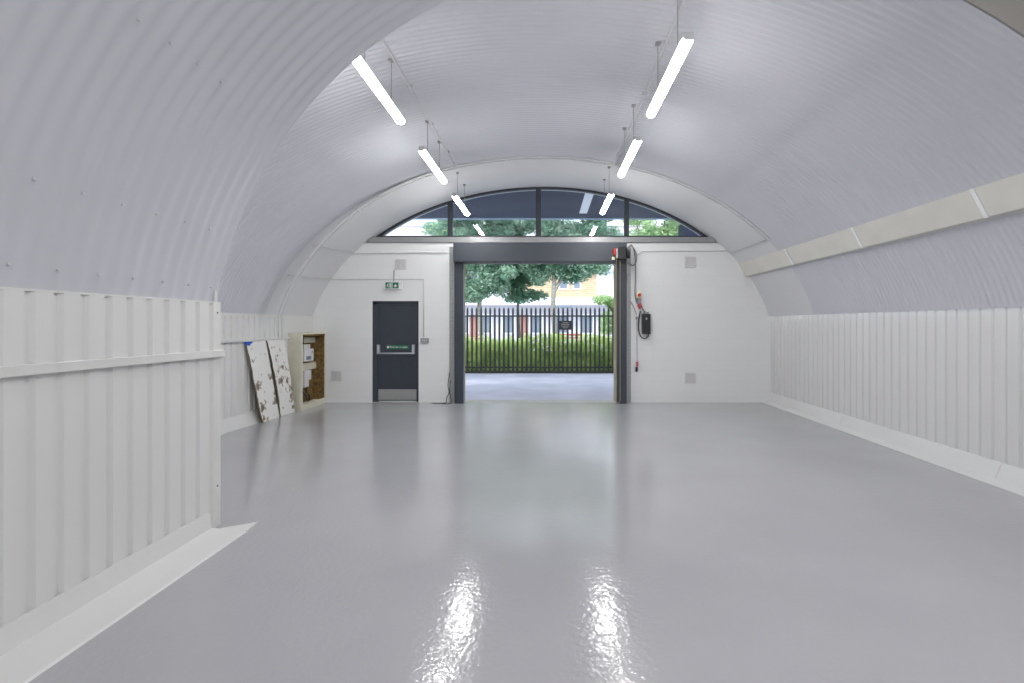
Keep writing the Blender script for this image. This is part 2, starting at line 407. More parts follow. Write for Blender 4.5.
# lunette window
GY = YB+.15
win = thing('window_1', (0,GY,3.45), '', ''); del win['label']; del win['category']; win['kind'] = 'structure'
zb = 3.45
def xat(z, s, d=0):
    a = (AR if s > 0 else AL)
    return CX + s*(a-d)*math.sqrt(max(0, 1-((z-CZ)/(B-d))**2))
d = .0
tL = PI-math.asin((zb-CZ)/(B)); tR = math.asin((zb-CZ)/(B))
g = MB(); N = 60
for i in range(N):
    ta = tR+(tL-tR)*i/N; tb = tR+(tL-tR)*(i+1)/N
    q = []
    for yy in (GY-.05, GY+.03):
        A, C = ell(ta, -.02), ell(tb, -.02); D, E_ = ell(tb, .045), ell(ta, .045)
        q.append([(A[0],yy,max(A[1],zb)),(C[0],yy,max(C[1],zb)),(D[0],yy,max(D[1],zb)),(E_[0],yy,max(E_[1],zb))])
    g.hexa(q[0], q[1])
g.box(-3.55, 3.42, GY-.05, GY+.03, zb, zb+.05)
g.build('window_frame', 'frameblk', win)
for px, w in ((450.5,.1),(538.5,.11),(626.3,.1)):
    x = (px-547)*GY/508
    MB().box(x-w/2, x+w/2, GY-.06, GY+.03, zb, ellz(x)-.01).build('mullion', 'frameblk', win)
edges = [-3.5] + [(p-547)*GY/508 for p in (450.5,538.5,626.3)] + [3.38]
for xa, xb in zip(edges, edges[1:]):
    n = 14; xs = [xa+(xb-xa)*i/n for i in range(n+1)]
    g = MB().sheet([[(x,GY,zb+.02) for x in xs],[(x,GY,max(zb+.03,ellz(x)-.02)) for x in xs]])
    g.build('pane', 'glass', win)

# ------------------------------------------------------------------ fire exit door
door = bpy.data.objects.new('door_1', None); COL.objects.link(door); door.location = (-3.16, YB+.08, 0); door['kind'] = 'structure'
g = MB(); y0, y1 = YB+.03, YB+.13
g.box(DX0,DX0+.10,y0,y1,0,DZ).box(DX1-.05,DX1,y0,y1,0,DZ).box(DX0,DX1,y0,y1,DZ-.07,DZ)
g.build('door_frame', 'slatedoor', door, bevel=.003)
LX0, LX1 = DX0+.10, DX1-.05
MB().box(LX0,LX1,y0+.035,y0+.08,.03,DZ-.07).build('door_leaf', 'slatedoor', door, bevel=.002)
MB().box(DX0,DX1,YB+.0,YB+.35,-.05,.012).build('threshold', 'thresh', door)
MB().box(LX0+.01,LX1-.01,y0+.030,y0+.036,.05,.27).build('kick_plate', 'steelkick', door)
pb = MB().tube([(LX0+.02,y0-.05,1.03),(LX1-.05,y0-.05,1.03)], .016, 12).build('panic_bar', 'alusatin', door, smooth=True)
for x in (LX0+.03, LX1-.06):
    MB().box(x-.025,x+.025,y0-.06,y0+.036,1.01,1.21).build('bar_bracket', 'alusatin', pb, bevel=.008)
sg = MB().box(-3.375,-2.90,y0+.026,y0+.035,1.115,1.20).build('push_bar_sign', 'green', door, label='green sign reading push bar to open')
text('lettering', 'Push bar to open', .062, 'signwhite', sg, (-3.11,y0+.0245,1.157), width=.36)
g = MB().box(-3.355,-3.31,y0+.0235,y0+.026,1.135,1.18); g.build('pictogram', 'signwhite', sg)

# exit sign above the door
x0,z0 = bw(385,289.5); x1,z1 = bw(403,282)
es = thing('exit_sign', ((x0+x1)/2,YB-.06,z0), 'green and white running man emergency exit sign above the dark fire door', 'exit sign')
MB().box(x0,x1,YB-.07,YB-.035,z0,z1).build('sign_body', 'signwhite', es, bevel=.004)
xm = (x0+x1)/2-.02
p = MB().box(xm-.135,xm-.01,YB-.075,YB-.07,z0+.02,z1-.015).build('running_man_panel', 'green', es)
q = MB().box(xm+.01,xm+.135,YB-.075,YB-.07,z0+.02,z1-.015).build('arrow_panel', 'green', es)
# running man beside a doorway
cz_ = (z0+z1)/2; yy = YB-.0775
g = MB(); g.box(xm-.05,xm-.022,yy,YB-.075,cz_-.045,cz_+.045)
c = xm-.09
def stroke(a, b_, w=.008):
    a=Vector((a[0],a[1])); b_=Vector((b_[0],b_[1])); n_=(b_-a).normalized(); n_=Vector((-n_.y,n_.x))*w/2
    g.hexa([(a.x-n_.x,yy,a.y-n_.y),(b_.x-n_.x,yy,b_.y-n_.y),(b_.x+n_.x,yy,b_.y+n_.y),(a.x+n_.x,yy,a.y+n_.y)],[(a.x-n_.x,YB-.075,a.y-n_.y),(b_.x-n_.x,YB-.075,b_.y-n_.y),(b_.x+n_.x,YB-.075,b_.y+n_.y),(a.x+n_.x,YB-.075,a.y+n_.y)])
g.tube([(c+.012,yy,cz_+.038),(c+.012,YB-.075,cz_+.038)], .009, 10)
stroke((c+.008,cz_+.028),(c,cz_-.006),.014); stroke((c+.006,cz_+.022),(c+.026,cz_+.008)); stroke((c+.004,cz_+.02),(c-.02,cz_+.008))
stroke((c,cz_-.004),(c+.02,cz_-.02)); stroke((c+.02,cz_-.02),(c+.012,cz_-.044)); stroke((c,cz_-.004),(c-.008,cz_-.026)); stroke((c-.008,cz_-.026),(c-.03,cz_-.034))
g.build('running_man', 'signwhite', p)
g = MB(); c = xm+.072
stroke((c-.0,cz_+.03),(c,cz_-.03),.016); stroke((c-.032,cz_),(c,cz_-.034),.014); stroke((c+.032,cz_),(c,cz_-.034),.014); stroke((c-.034,cz_+.0),(c+.034,cz_+.0),.010)
g.build('arrow', 'signwhite', q)
MB().tube([(xm+.03,YB-.05,z1),(xm+.03,YB-.045,z1+.12),(xm+.03,YB-.02,z1+.25)], .008, 8).build('hanging_bracket', 'greyplastic', es)

# wall vents
def vent(px, py, label, s=.22):
    x, z = bw(px, py)
    v = thing('air_vent', (x,YB,z-s/2), label, 'vent', 'square air vents on the end wall')
    g = MB(); y0, y1 = YB-.018, YB
    g.box(x-s/2,x+s/2,y0,y1,z-s/2,z-s/2+.018).box(x-s/2,x+s/2,y0,y1,z+s/2-.018,z+s/2).box(x-s/2,x-s/2+.018,y0,y1,z-s/2,z+s/2).box(x+s/2-.018,x+s/2,y0,y1,z-s/2,z+s/2)
    g.build('frame', 'vent', v)
    MB().box(x-s/2+.015,x+s/2-.015,YB-.004,YB,z-s/2+.015,z+s/2-.015).build('backing', 'ventdark', v)
    g = MB()
    for k in range(8):
        zz = z-s/2+.022+k*(s-.044)/7.6
        g.box(x-s/2+.015,x+s/2-.015,YB-.014,YB-.004,zz,zz+.015)
    g.box(x-.006,x+.006,YB-.016,YB-.004,z-s/2,z+s/2)
    g.build('grille', 'vent', v)
vent(401, 264.5, 'square painted air vent high on the end wall above the exit sign')
vent(690.5, 262, 'square painted air vent high on the end wall right of the shutter')
vent(690.5, 378, 'square painted air vent low on the end wall right of the shutter')
vent(337, 376, 'square painted air vent low on the end wall between meter cupboard and fire door', .2)

# ------------------------------------------------------------------ roller shutter
sh = thing('roller_shutter', (-.1,10.45,0), 'slate grey roller shutter rolled up over the open yard doorway', 'roller shutter')
HY = 10.3
g = MB().box(-1.90,1.62,HY,YB,2.905,3.29); g.build('shutter_housing', 'slate', sh, bevel=.006)
MB().box(-1.72,1.43,HY+.02,YB+.02,2.89,2.905).build('bottom_lath', 'frameblk', sh)
for xa, xb in ((-1.91,-1.725),(1.435,1.645)):
    g = MB().box(xa,xb,YB-.12,YB,0,2.91)
    g.box(xa+.02 if xa<0 else xa-.0, xb if xa<0 else xb-.02, YB-.135,YB-.12,0,2.905)
    g.build('guide_rail', 'slate', sh, bevel=.003)
for xa, xb in ((-2.03,-1.91),(1.645,1.745)):
    MB().box(xa,xb,YB-.03,YB,0,3.25).build('side_flashing', 'galv', sh)
mo = MB().box(1.42,1.60,HY-.12,HY,2.93,3.20).build('motor_drive', 'black', sh, bevel=.02)
MB().tube([(1.60,HY-.06,3.05),(1.66,HY-.06,3.05)], .09, 20).build('motor_barrel', 'black', mo, smooth='auto')
MB().box(1.335,1.385,HY-.09,HY,3.03,3.16).build('red_cover', 'red', mo, bevel=.01)
MB().box(1.39,1.42,HY-.10,HY,2.96,3.16).build('bearing_plate', 'alu', mo)
MB().box(1.30,1.36,HY-.10,HY-.09,2.93,2.99).build('yellow_tag', 'yellow', mo)
# hand chain: two hanging runs of beads joined at the bottom
g = MB()
def chain(xc, yc, za, zb_):
    z = za
    while z > zb_:
        g.add([(xc-.012,yc,z),(xc,yc-.012,z),(xc+.012,yc,z),(xc,yc+.012,z),(xc,yc,z+.016),(xc,yc,z-.016)],[(0,1,4),(1,2,4),(2,3,4),(3,0,4),(1,0,5),(2,1,5),(3,2,5),(0,3,5)]); z -= .030
    g.tube([(xc,yc,za),(xc,yc,zb_)], .0055, 5)
chain(1.40, HY-.05, 2.94, .10); chain(1.475, HY-.05, 2.94, .10)
g.tube([(1.40,HY-.05,.10),(1.412,HY-.05,.06),(1.4375,HY-.05,.04),(1.463,HY-.05,.06),(1.475,HY-.05,.10)], .008, 6)
tag(origin_to(g.build('hand_chain', 'brass')), 'brassy hand chain loop hanging from the shutter motor beside the right guide rail', 'chain')

# ------------------------------------------------------------------ wiring and switches on the end wall
def cable(name, pts, r, material, label, cat='cable', sm=True, group=None):
    P = [Vector(p) for p in pts]
    if sm and len(P) > 2:
        out = []
        for i in range(len(P)-1):
            p0 = P[max(i-1,0)]; p1 = P[i]; p2 = P[i+1]; p3 = P[min(i+2,len(P)-1)]
            for k in range(6):
                t = k/6
                out.append(.5*((2*p1)+(-p0+p2)*t+(2*p0-5*p1+4*p2-p3)*t*t+(-p0+3*p1-3*p2+p3)*t*t*t))
        P = out+[P[-1]]
    g = MB().tube(P, r, 8)
    return tag(origin_to(g.build(name, material, smooth=True)), label, cat, group)
def w(px, py, y=YB-.02):
    x, z = bw(px, py); return (x, y, z)
# ribs of the lining end trim (double trunking)
rib = thing('arch_trunking', (CX,8.8,1.4), 'pale double line trunking curving right around the vault in front of the lunette window', 'trunking')
tb_ = math.asin((3.10-CZ)/B)
arcp = [ell(tb_+(PI-ts-tb_)*i/60, .012) for i in range(61)]
arcp = [(x + (.10*max(0,min(1,(-x-2)/2.5))*2.6), z) for x, z in arcp]
for yy in (8.72, 8.84):
    pp = [(x,yy,z) for x, z in arcp] + [(arcp[-1][0],yy,1.40)]
    MB().tube(pp, .009, 8).build('tube', 'conduit', rib, smooth=True)
mid = [ell(tb_+(PI-ts-tb_)*i/60, .007) for i in range(61)]
mid = [(x + (.10*max(0,min(1,(-x-2)/2.5))*2.6), z) for x, z in mid]
MB().sheet([[(x,8.71,z) for x,z in mid],[(x,8.85,z) for x,z in mid]]).build('cover_strip', 'plaster', rib, smooth=True)
for i in range(4, 60, 8):
    x, z = ell(tb_+(PI-ts-tb_)*i/60, .016); x += .10*max(0,min(1,(-x-2)/2.5))*2.6
    MB().box(x-.012,x+.012,8.70,8.86,z-.008,z+.008).build('saddle_clip', 'conduit', rib)
# conduits from the arch back to the wall
def onarch(z, s, y, d=.02):
    return (xat(z, s, d), y, z)
cable('wall_conduit', [onarch(2.50,-1,8.86,.05), onarch(2.52,-1,9.6), onarch(2.575,-1,10.45), w(332,279.3), w(424,279.3), w(424,337)], .010, 'conduit', 'thin pale conduit from the vault dropping to the switch beside the fire door', 'conduit', sm=False)
cable('wall_conduit', [onarch(3.02,-1,8.86,.05), onarch(3.07,-1,9.6), onarch(3.12,-1,10.45), w(349,254), w(448,252.5)], .010, 'conduit', 'thin pale conduit along the top of the end wall left of the shutter', 'conduit', sm=False)
cable('wall_conduit', [onarch(3.10,1,8.86,.03), onarch(3.10,1,9.6), onarch(3.12,1,10.45), w(737,251), w(642,251.5), w(636,256)], .009, 'conduit', 'thin pale conduit along the top of the end wall right of the shutter', 'conduit', sm=False)
x, z = bw(425, 340.5)
sw = thing('light_switch', (x,YB,z-.06), 'small grey metal switch box on the wall right of the fire door', 'switch')
MB().box(x-.085,x+.085,YB-.045,YB,z-.05,z+.05).build('switch_box', 'greyplastic', sw, bevel=.005)
for k in (-.04,.0,.04): MB().box(x+k-.012,x+k+.012,YB-.052,YB-.045,z-.02,z+.02).build('rocker', 'lampbody', sw)
# loose cable by the left guide
cable('loose_cable', [w(450,372,YB-.04),w(448.5,385,YB-.05),w(449.5,392,YB-.05),w(447,398,YB-.06),(-2.10,YB-.10,.012),(-2.30,YB-.14,.010),(-2.38,YB-.12,.010)], .008, 'cableblk', 'dark loose cable end trailing to the floor left of the shutter guide')
cable('loose_cable', [w(451,380,YB-.05),w(450,390,YB-.06),w(451.5,397,YB-.07),(-1.97,YB-.16,.012),(-2.16,YB-.20,.010)], .007, 'cableblk', 'shorter dark loose cable hanging against the left shutter guide')
# motor cables
cable('motor_cable', [(1.60,HY-.02,3.10),(1.66,HY+.05,3.22),(1.76,YB-.08,3.25),(1.85,YB-.03,3.12),(1.86,YB-.02,2.95),(1.79,YB-.03,2.86),(1.70,YB-.05,2.90)], .012, 'cablegrey', 'grey cable looping out of the shutter motor at the top right')
cable('motor_cable', [(1.62,HY-.02,3.16),(1.72,HY+.1,3.26),(1.80,YB-.03,3.20),w(634,252),w(635.3,262),w(635.3,280),w(634.8,294),w(636.5,303)], .012, 'cablegrey', 'grey cable running down from the shutter motor to the red isolator', sm=True)
cable('motor_cable', [(1.70,YB-.03,2.70),w(626.5,285),w(629,298),w(634,308),w(636.3,315)], .009, 'cablegrey', 'thin grey cable running diagonally to the pull cord knob')
x, z = bw(638.6, 295.3)
iso = thing('isolator_switch', (x,YB,z-.08), 'small square pale isolator with a red rotary knob right of the shutter', 'switch')
MB().box(x-.055,x+.055,YB-.07,YB,z-.065,z+.065).build('isolator_body', 'yellow', iso, bevel=.006)
MB().tube([(x,YB-.07,z),(x,YB-.10,z)], .034, 20).build('knob', 'red', iso, smooth='auto')
x, z = bw(638.5, 301.8)
so = thing('power_socket', (x,YB,z-.07), 'grey industrial socket holding a red plug under the red isolator', 'socket')
MB().box(x-.045,x+.045,YB-.08,YB,z-.045,z+.055).build('socket_body', 'greyplastic', so, bevel=.008)
x2, z2 = bw(639.5, 307)
pl = thing('industrial_plug', (x2,YB-.05,z2-.06), 'red industrial plug pushed up into the grey socket', 'plug')
MB().tube([(x,YB-.06,z-.04),(x2,YB-.06,z2+.03),(x2,YB-.055,z2-.04)], .045, 16, .030).build('plug_body', 'redpink', pl, smooth='auto')
MB().tube([(x2,YB-.055,z2-.04),(x2,YB-.05,z2-.085)], .022, 12, .012).build('strain_relief', 'whiteplastic', pl, smooth='auto')
MB().box(x2-.055,x2+.055,YB-.07,YB-.05,z2-.0,z2+.02).build('plug_collar', 'red', pl)
xa, za = bw(641.3, 334); xb, zb_ = bw(649.6, 314)
cb = thing('shutter_control_box', ((xa+xb)/2,YB,za), 'black shutter control box on the end wall right of the shutter', 'control box')
MB().box(xa,xb,YB-.11,YB,za,zb_).build('box_body', 'black', cb, bevel=.008)
MB().box(xa+.03,xb-.03,YB-.09,YB-.01,zb_,zb_+.045).build('top_terminal', 'greyplastic', cb, bevel=.005)
MB().box((xa+xb)/2-.012,(xa+xb)/2+.012,YB-.113,YB-.11,zb_-.12,zb_-.08).build('indicator_mark', 'whiteplastic', cb)
cable('plug_cable', [w(640,311,YB-.05),w(638.8,318,YB-.04),w(638,327,YB-.03),w(640,335.5,YB-.03),w(644,338.5,YB-.03),w(647.5,336.5,YB-.04),w(648,333.5,YB-.05)], .013, 'cableblk', 'black cable looping from the red plug into the control box base')
cable('control_cable', [w(640.5,306,YB-.04),w(643,310,YB-.03),w(645,312,YB-.05)], .010, 'cableblk', 'short dark cable from socket to the control box top')
x, z = bw(636.4, 318)
pc = thing('pull_cord', (x,YB-.04,bw(0,371)[1]), 'pale pull cord with a red and black handle hanging right of the shutter', 'pull cord')
MB().tube([(x,YB-.03,z+.03),(x,YB-.03,z-.03)], .022, 12).build('cord_knob', 'greyplastic', pc, smooth='auto')
MB().tube([(x,YB-.03,z-.03),(x+.01,YB-.03,bw(0,362)[1])], .006, 6).build('cord', 'cablegrey', pc)
za, zb2 = bw(0,366)[1], bw(0,361.5)[1]
MB().tube([(x+.012,YB-.03,zb2),(x+.012,YB-.03,za)], .026, 12, .022).build('red_grip', 'redpink', pc, smooth='auto')
MB().tube([(x+.0,YB-.03,za-.01),(x-.0,YB-.03,bw(0,371.5)[1])], .020, 12, .026).build('black_weight', 'black', pc, smooth='auto')

# ------------------------------------------------------------------ meter cupboard
cu = thing('meter_cupboard', (-4.72,10.08,0), 'cream open fronted meter cupboard in the left back corner', 'cupboard')
CY0, CY1, FX, BX, TZ = 9.57, YB-.005, -4.615, -4.88, 1.47
MB().box(BX-.008,FX,CY0,CY0+.035,.0,TZ).build('side_panel', 'creambox', cu, bevel=.004)
MB().box(BX,FX,CY0+.035,CY1,TZ-.03,TZ).build('top_panel', 'creambox', cu)
MB().box(BX,FX-.02,CY0+.035,CY1,.05,.075).build('base_panel', 'creambox', cu)
MB().box(FX-.02,FX,CY0+.035,CY1,0,.07).build('plinth', 'creambox', cu)
MB().box(FX-.03,FX,CY0+.035,CY1,.07,.11).build('bottom_rail', 'creambox', cu, bevel=.004)
MB().box(FX-.02,FX,CY1-.03,CY1,.11,TZ-.03).build('front_stile', 'creambox', cu)
MB().box(FX-.05,FX-.0,CY0+.036,CY1-.03,TZ-.06,TZ-.03).build('head_rail', 'osb', cu, label='rough brown edge under cupboard top')
MB().box(BX,FX-.02,CY1-.02,CY1,.075,TZ-.03).build('end_board', 'osb', cu, label='rough brown board lining the cupboard end')
MB().box(BX,BX+.012,CY0+.035,CY1-.02,.075,TZ-.03).build('back_board', 'osb', cu)
MB().box(BX+.012,BX+.055,CY0+.035,CY1-.02,1.26,1.37).build('batten', 'creambox', cu)
MB().box(BX+.012,BX+.075,CY0+.035,CY1-.0-.02,.72,.86).build('batten', 'creambox', cu)
def unit(name, ya, yb, za, zb_, dep, material, label, cat='meter', extra=None):
    t = thing(name, (BX+.012,(ya+yb)/2,za), label, cat)
    MB().box(BX+.012,BX+.012+dep,ya,yb,za,zb_).build('casing', material, t, bevel=.006)
    if extra:
        for nm, mm, a in extra: MB().box(*a).build(nm, mm, t)
    return t
D = BX+.012
unit('electricity_meter', 9.95, 10.34, .90, 1.14, .12, 'whiteplastic', 'pale electricity meter with dark display on cupboard backboard', extra=[('display','winglass',(D+.12,D+.124,10.02,10.22,.93,1.0)), ('seal','black',(D+.12,D+.126,10.25,10.28,1.06,1.09))])
unit('cutout_fuse', 10.0, 10.26, 1.14, 1.235, .09, 'trimwhite', 'small pale cutout fuse directly above the electricity meter', 'fuse')
unit('cable_head', 10.02, 10.30, .52, .71, .09, 'whiteplastic', 'pale cable head below the cupboard middle batten', 'fuse box')
unit('isolator_box', 10.06, 10.24, .38, .52, .07, 'whiteplastic', 'small lower pale box hanging under the cable head', 'fuse box')
cable('supply_cable', [(D+.06,10.15,.37),(D+.05,10.18,.28),(D+.04,10.30,.20),(D+.05,10.32,.085)], .014, 'cableblk', 'dark supply cable below the small box in the cupboard')
cable('supply_cable', [(D+.03,9.98,.50),(D+.03,9.96,.38),(D+.05,10.12,.22),(D+.05,10.25,.085)], .014, 'cableblk', 'dark curved supply cable nearest the cupboard side panel')
cable('meter_lead', [(D+.04,10.10,1.235),(D+.05,10.04,1.28),(D+.065,10.02,1.40)], .010, 'cableblk', 'black lead rising from the cutout fuse')

# ------------------------------------------------------------------ leaning boards (y along the wall, leaning back on the rail)
def board(name, bl, br, tl, tr, edge_l, mat_, label, n=24):
    # bl.. = (x,y,z); wavy broken long edges
    t = thing(name, (bl[0],(bl[1]+br[1])/2,0), label, 'board')
    rr = random.Random(len(label))
    rows = []
    for i in range(n+1):
        v = i/n
        L = Vector(bl).lerp(Vector(tl), v); Rr = Vector(br).lerp(Vector(tr), v)
        L.y += edge_l(v) + rr.uniform(-.012,.012); Rr.y += rr.uniform(-.006,.006) + edge_l(v)*.6
        rows.append((L, Rr))
    nr = Vector((.0,0,0)); 
    up = (Vector(tl)-Vector(bl)).normalized(); ac = (Vector(br)-Vector(bl)).normalized(); nr = ac.cross(up)
    if nr.x < 0: nr = -nr
    th = .018
    g = MB().sheet([[L+nr*th, L.lerp(Rr,.5)+nr*th, Rr+nr*th] for L, Rr in rows])
    g.build('painted_face', mat_, t)
    g = MB()
    for (a, b1), (c, d1) in zip(rows, rows[1:]):
        g.hexa([a, b1, b1+nr*(th-.001), a+nr*(th-.001)], [c, d1, d1+nr*(th-.001), c+nr*(th-.001)])
    g.build('board_core', 'boardedge', t, label='brown rough board edges')
    return t
m1 = peel('peeling paint on left board', 1.3, [(-.22,.25,.16),(-.20,.05,.14),(-.26,.62,.16),(.20,.45,.16),(.16,.72,.18),(.18,.30,.16),(-.40,1.05,.18),(-.30,1.32,.14),(-.42,1.25,.14),(.05,1.30,.08)])
m2 = peel('peeling paint on right board', 5.1, [(-.13,1.12,.20),(-.05,.95,.20),(-.05,.78,.24),(-.15,1.0,.18),(.18,.45,.20),(.20,.25,.18),(.22,.10,.14),(.06,1.27,.10),(-.1,.62,.16),(.12,.6,.14)])
board('leaning_board', (-4.72,8.41,.0), (-4.72,8.93,.0), (-4.862,8.18,1.345), (-4.862,8.75,1.35), lambda v: 0, m1, 'white paint flaked board leaning on the left wall, blue tape at its top corner')
board('leaning_board', (-4.72,8.98,.0), (-4.72,9.48,.0), (-4.862,8.79,1.35), (-4.862,9.36,1.35), lambda v: .05*math.sin(v*PI), m2, 'white mould spotted board leaning on the left wall beside the cream cupboard')
g = MB()
g.hexa([(-4.833,8.17,1.29),(-4.834,8.26,1.285),(-4.836,8.29,1.32),(-4.836,8.17,1.335)],[(-4.828,8.17,1.29),(-4.829,8.26,1.285),(-4.831,8.29,1.32),(-4.831,8.17,1.335)])
g.hexa([(-4.837,8.12,1.322),(-4.837,8.33,1.318),(-4.838,8.34,1.347),(-4.838,8.12,1.35)],[(-4.832,8.12,1.322),(-4.832,8.33,1.318),(-4.833,8.34,1.347),(-4.833,8.12,1.35)])
tag(origin_to(g.build('masking_tape', 'blue')), 'bright blue tape scrap on the top corner of the leaning board', 'tape')

# ------------------------------------------------------------------ linear lamps
LZ = 3.865; LL = 1.46
def make_lamp(x, yc, label):
    t = thing('linear_lamp', (x,yc,LZ), label, 'ceiling lamp', 'suspended linear lamps under the vault')
    w_, h = .047, .045
    # rounded-end diffuser: stadium-ish section lofted along the length
    sec = lambda k: [(x+w_*k*math.cos(a), LZ-.01+ (h*k*math.sin(a))) for a in [PI+PI*i/12 for i in range(13)]]
    g = MB(); st = [(-LL/2+.012,.55),(-LL/2+.018,.85),(-LL/2+.04,1),(LL/2-.04,1),(LL/2-.018,.85),(LL/2-.012,.55)]
    vs = []; n = 13
    for yy, k in st: vs += [(px_, yc+yy, pz_) for px_, pz_ in sec(k)]
    fs = []
    for i in range(len(st)-1):
        for j in range(n): fs.append((i*n+j, i*n+(j+1)%n, (i+1)*n+(j+1)%n, (i+1)*n+j))
    fs.append(tuple(reversed(range(n)))); fs.append(tuple(range((len(st)-1)*n, len(st)*n)))
    g.add(vs, fs); g.build('diffuser', 'tube', t)
    MB().extr([(x-.043,LZ-.008),(x+.043,LZ-.008),(x+.030,LZ+.03),(x-.030,LZ+.03)], yc-LL/2+.01, yc+LL/2-.01).build('housing', 'lampbody', t)
    for s in (-1,1):
        MB().box(x-.036,x+.036,yc+s*LL/2-.008,yc+s*LL/2+.004,LZ-.030,LZ+.03).build('end_cap', 'lampbody', t, bevel=.004)
    for dy in (-.40,.36):
        zc = ellz(x)-.012
        sp = MB().tube([(x,yc+dy,LZ+.03),(x,yc+dy,zc)], .0045, 6).build('suspension_wire', 'greyplastic', t)
        MB().box(x-.025,x+.025,yc+dy-.025,yc+dy+.025,zc-.018,zc+.003).build('ceiling_bracket', 'greyplastic', sp)
    return t
XL, XR = -1.60, 1.10
lab = {(0,0):'nearest lit linear lamp of the left row, cut off by the near lining edge', (0,1):'middle lit linear lamp hanging in the left row', (0,2):'far left lit linear lamp in front of the lunette window',
       (1,0):'nearest and largest lit linear lamp of the right row', (1,1):'middle lit linear lamp hanging in the right row', (1,2):'far right lit linear lamp in front of the lunette window'}
for i, yc in enumerate((4.86, 7.2, 9.5)): make_lamp(XL, yc, lab[(0,i)])
for i, yc in enumerate((4.68, 6.86, 9.4)): make_lamp(XR, yc, lab[(1,i)])
def ceil_conduit(x, ya, yb, label):
    z = ellz(x)-.024
    t = thing('ceiling_conduit', (x,ya,z), label, 'conduit')
    MB().tube([(x,ya,z),(x,yb,z)], .013, 10).build('conduit_pipe', 'conduit', t, smooth=True)
    y = ya+.4
    while y < yb:
        MB().box(x-.03,x+.03,y-.012,y+.012,z-.018,z+.025).build('saddle_clip', 'conduit', t); y += 1.1
ceil_conduit(XL-.0+.03, 4.3, 8.75, 'long pale conduit along the vault above the left row of lamps')
ceil_conduit(XR+.07, 3.5, 8.75, 'long pale conduit along the vault above the right row of lamps')

# ------------------------------------------------------------------ outdoors
struct(MB().box(-30,30,YB+.4,17.15,-.12,-.01).build('yard_ground', 'conc'))
struct(MB().box(-30,30,17.15,19.5,-.12,.03).build('planting_bed', 'soil'))
struct(MB().box(-60,60,19.5,90,-.12,.0).build('street_ground', 'pave'))
# canopy over the yard
cn = thing('yard_canopy', (0,12.5,4.6), 'dark navy canopy roof outside above the yard seen through the lunette window', 'canopy')
MB().box(-14,14,YB+.42,14.15,4.60,4.68).build('roof_sheet', 'canopy', cn)
MB().box(.86,1.06,11.45,13.5,4.585,4.602).build('rooflight', 'rooflight', cn, label='pale blue rooflight strip')
MB().box(-14,14,14.15,14.22,4.565,4.70).build('edge_gutter', 'canopyedge', cn, label='pale blue canopy edge')
for x in (-6.5, 6.8): MB().box(x-.06,x+.06,14.05,14.17,0,4.5).build('post', 'fence', cn)
# neighbouring pier at the right
g = MB().box(3.62,4.6,13.2,14.0,0,4.35); tag(origin_to(g.build('outside_pier', 'canopy')), 'dark blue pier outside at the right end of the lunette window', 'pier')

# palisade fence
FY = 17.0
fe = thing('palisade_fence', (0,FY,0), 'black steel palisade fence across the yard in front of the hedge', 'fence')
g = MB()
x0 = -6
def pale_geo(x):
    g = MB(); zt = 2.2
    prof = [(-.034,.010),(-.016,-.014),(.016,-.014),(.034,.010),(.030,.016),(.014,-.006),(-.014,-.006),(-.030,.016)]
    n = len(prof); lev = [(.08,1),(2.12,1),(zt,.55)]
    vs = [(x+px_*k, FY-.045+py_, z) for z, k in lev for px_, py_ in prof]
    fs = [tuple(range(n)), tuple(range(2*n,3*n))] + [(i*n+j, i*n+(j+1)%n, (i+1)*n+(j+1)%n, (i+1)*n+j) for i in range(2) for j in range(n)]
    g.add(vs, fs); return g
p0 = pale_geo(-6).build('pale', 'fence', fe)
for i in range(1, 80):
    c = p0.copy(); COL.objects.link(c); c.location.x = p0.location.x + i*.152
for z in (.20, 1.92): MB().box(-6.1,6.1,FY-.02,FY+.03,z-.025,z+.025).build('rail', 'fence', fe)
for x in (-5.9,-3.25,2.75,5.9): MB().box(x-.05,x+.05,FY+.03,FY+.09,0,2.1).build('post', 'fence', fe)
sgn = thing('fence_sign', (.61,FY-.08,1.46), 'small black notice board with pale lines fixed to the palisade fence', 'sign')
MB().box(.41,.81,FY-.085,FY-.07,1.46,1.76).build('plate', 'black', sgn)
for k, (a, b1) in enumerate(((.50,.72),(.47,.75),(.48,.74),(.53,.69))):
    MB().box(a,b1,FY-.088,FY-.085,1.685-k*.055,1.70-k*.055).build('text_line', 'greyplastic', sgn)

# leaf clouds
def leaves(blobs, count, size, seed):
    rr = random.Random(seed); g = MB(); vol = [b_[3]*b_[4]*b_[5] for b_ in blobs]; tot = sum(vol)
    for b_, vv in zip(blobs, vol):
        for _ in range(int(count*vv/tot)):
            u = Vector((rr.gauss(0,1), rr.gauss(0,1), rr.gauss(0,1))).normalized()*(rr.random()**.45)
            c = Vector((b_[0]+u.x*b_[3], b_[1]+u.y*b_[4], b_[2]+u.z*b_[5]))
            a = Vector((rr.gauss(0,1), rr.gauss(0,1), rr.gauss(0,.6))).normalized(); q = a.cross(Vector((rr.gauss(0,1),rr.gauss(0,1),rr.gauss(0,1)))).normalized()
            s = size*rr.uniform(.6,1.3)
            g.add([c-a*s, c+q*s*.42, c+a*s, c-q*s*.42], [(0,1,2),(0,2,3)])
    return g
def blobs(cx, cy, z0, z1, rx, ry, n, seed, br=.55):
    rr = random.Random(seed); out = []
    for _ in range(n):
        out.append((cx+rr.uniform(-1,1)*rx, cy+rr.uniform(-1,1)*ry, rr.uniform(z0,z1), br*rr.uniform(.7,1.2), br*rr.uniform(.7,1.2), br*rr.uniform(.45,.85)))
    return out
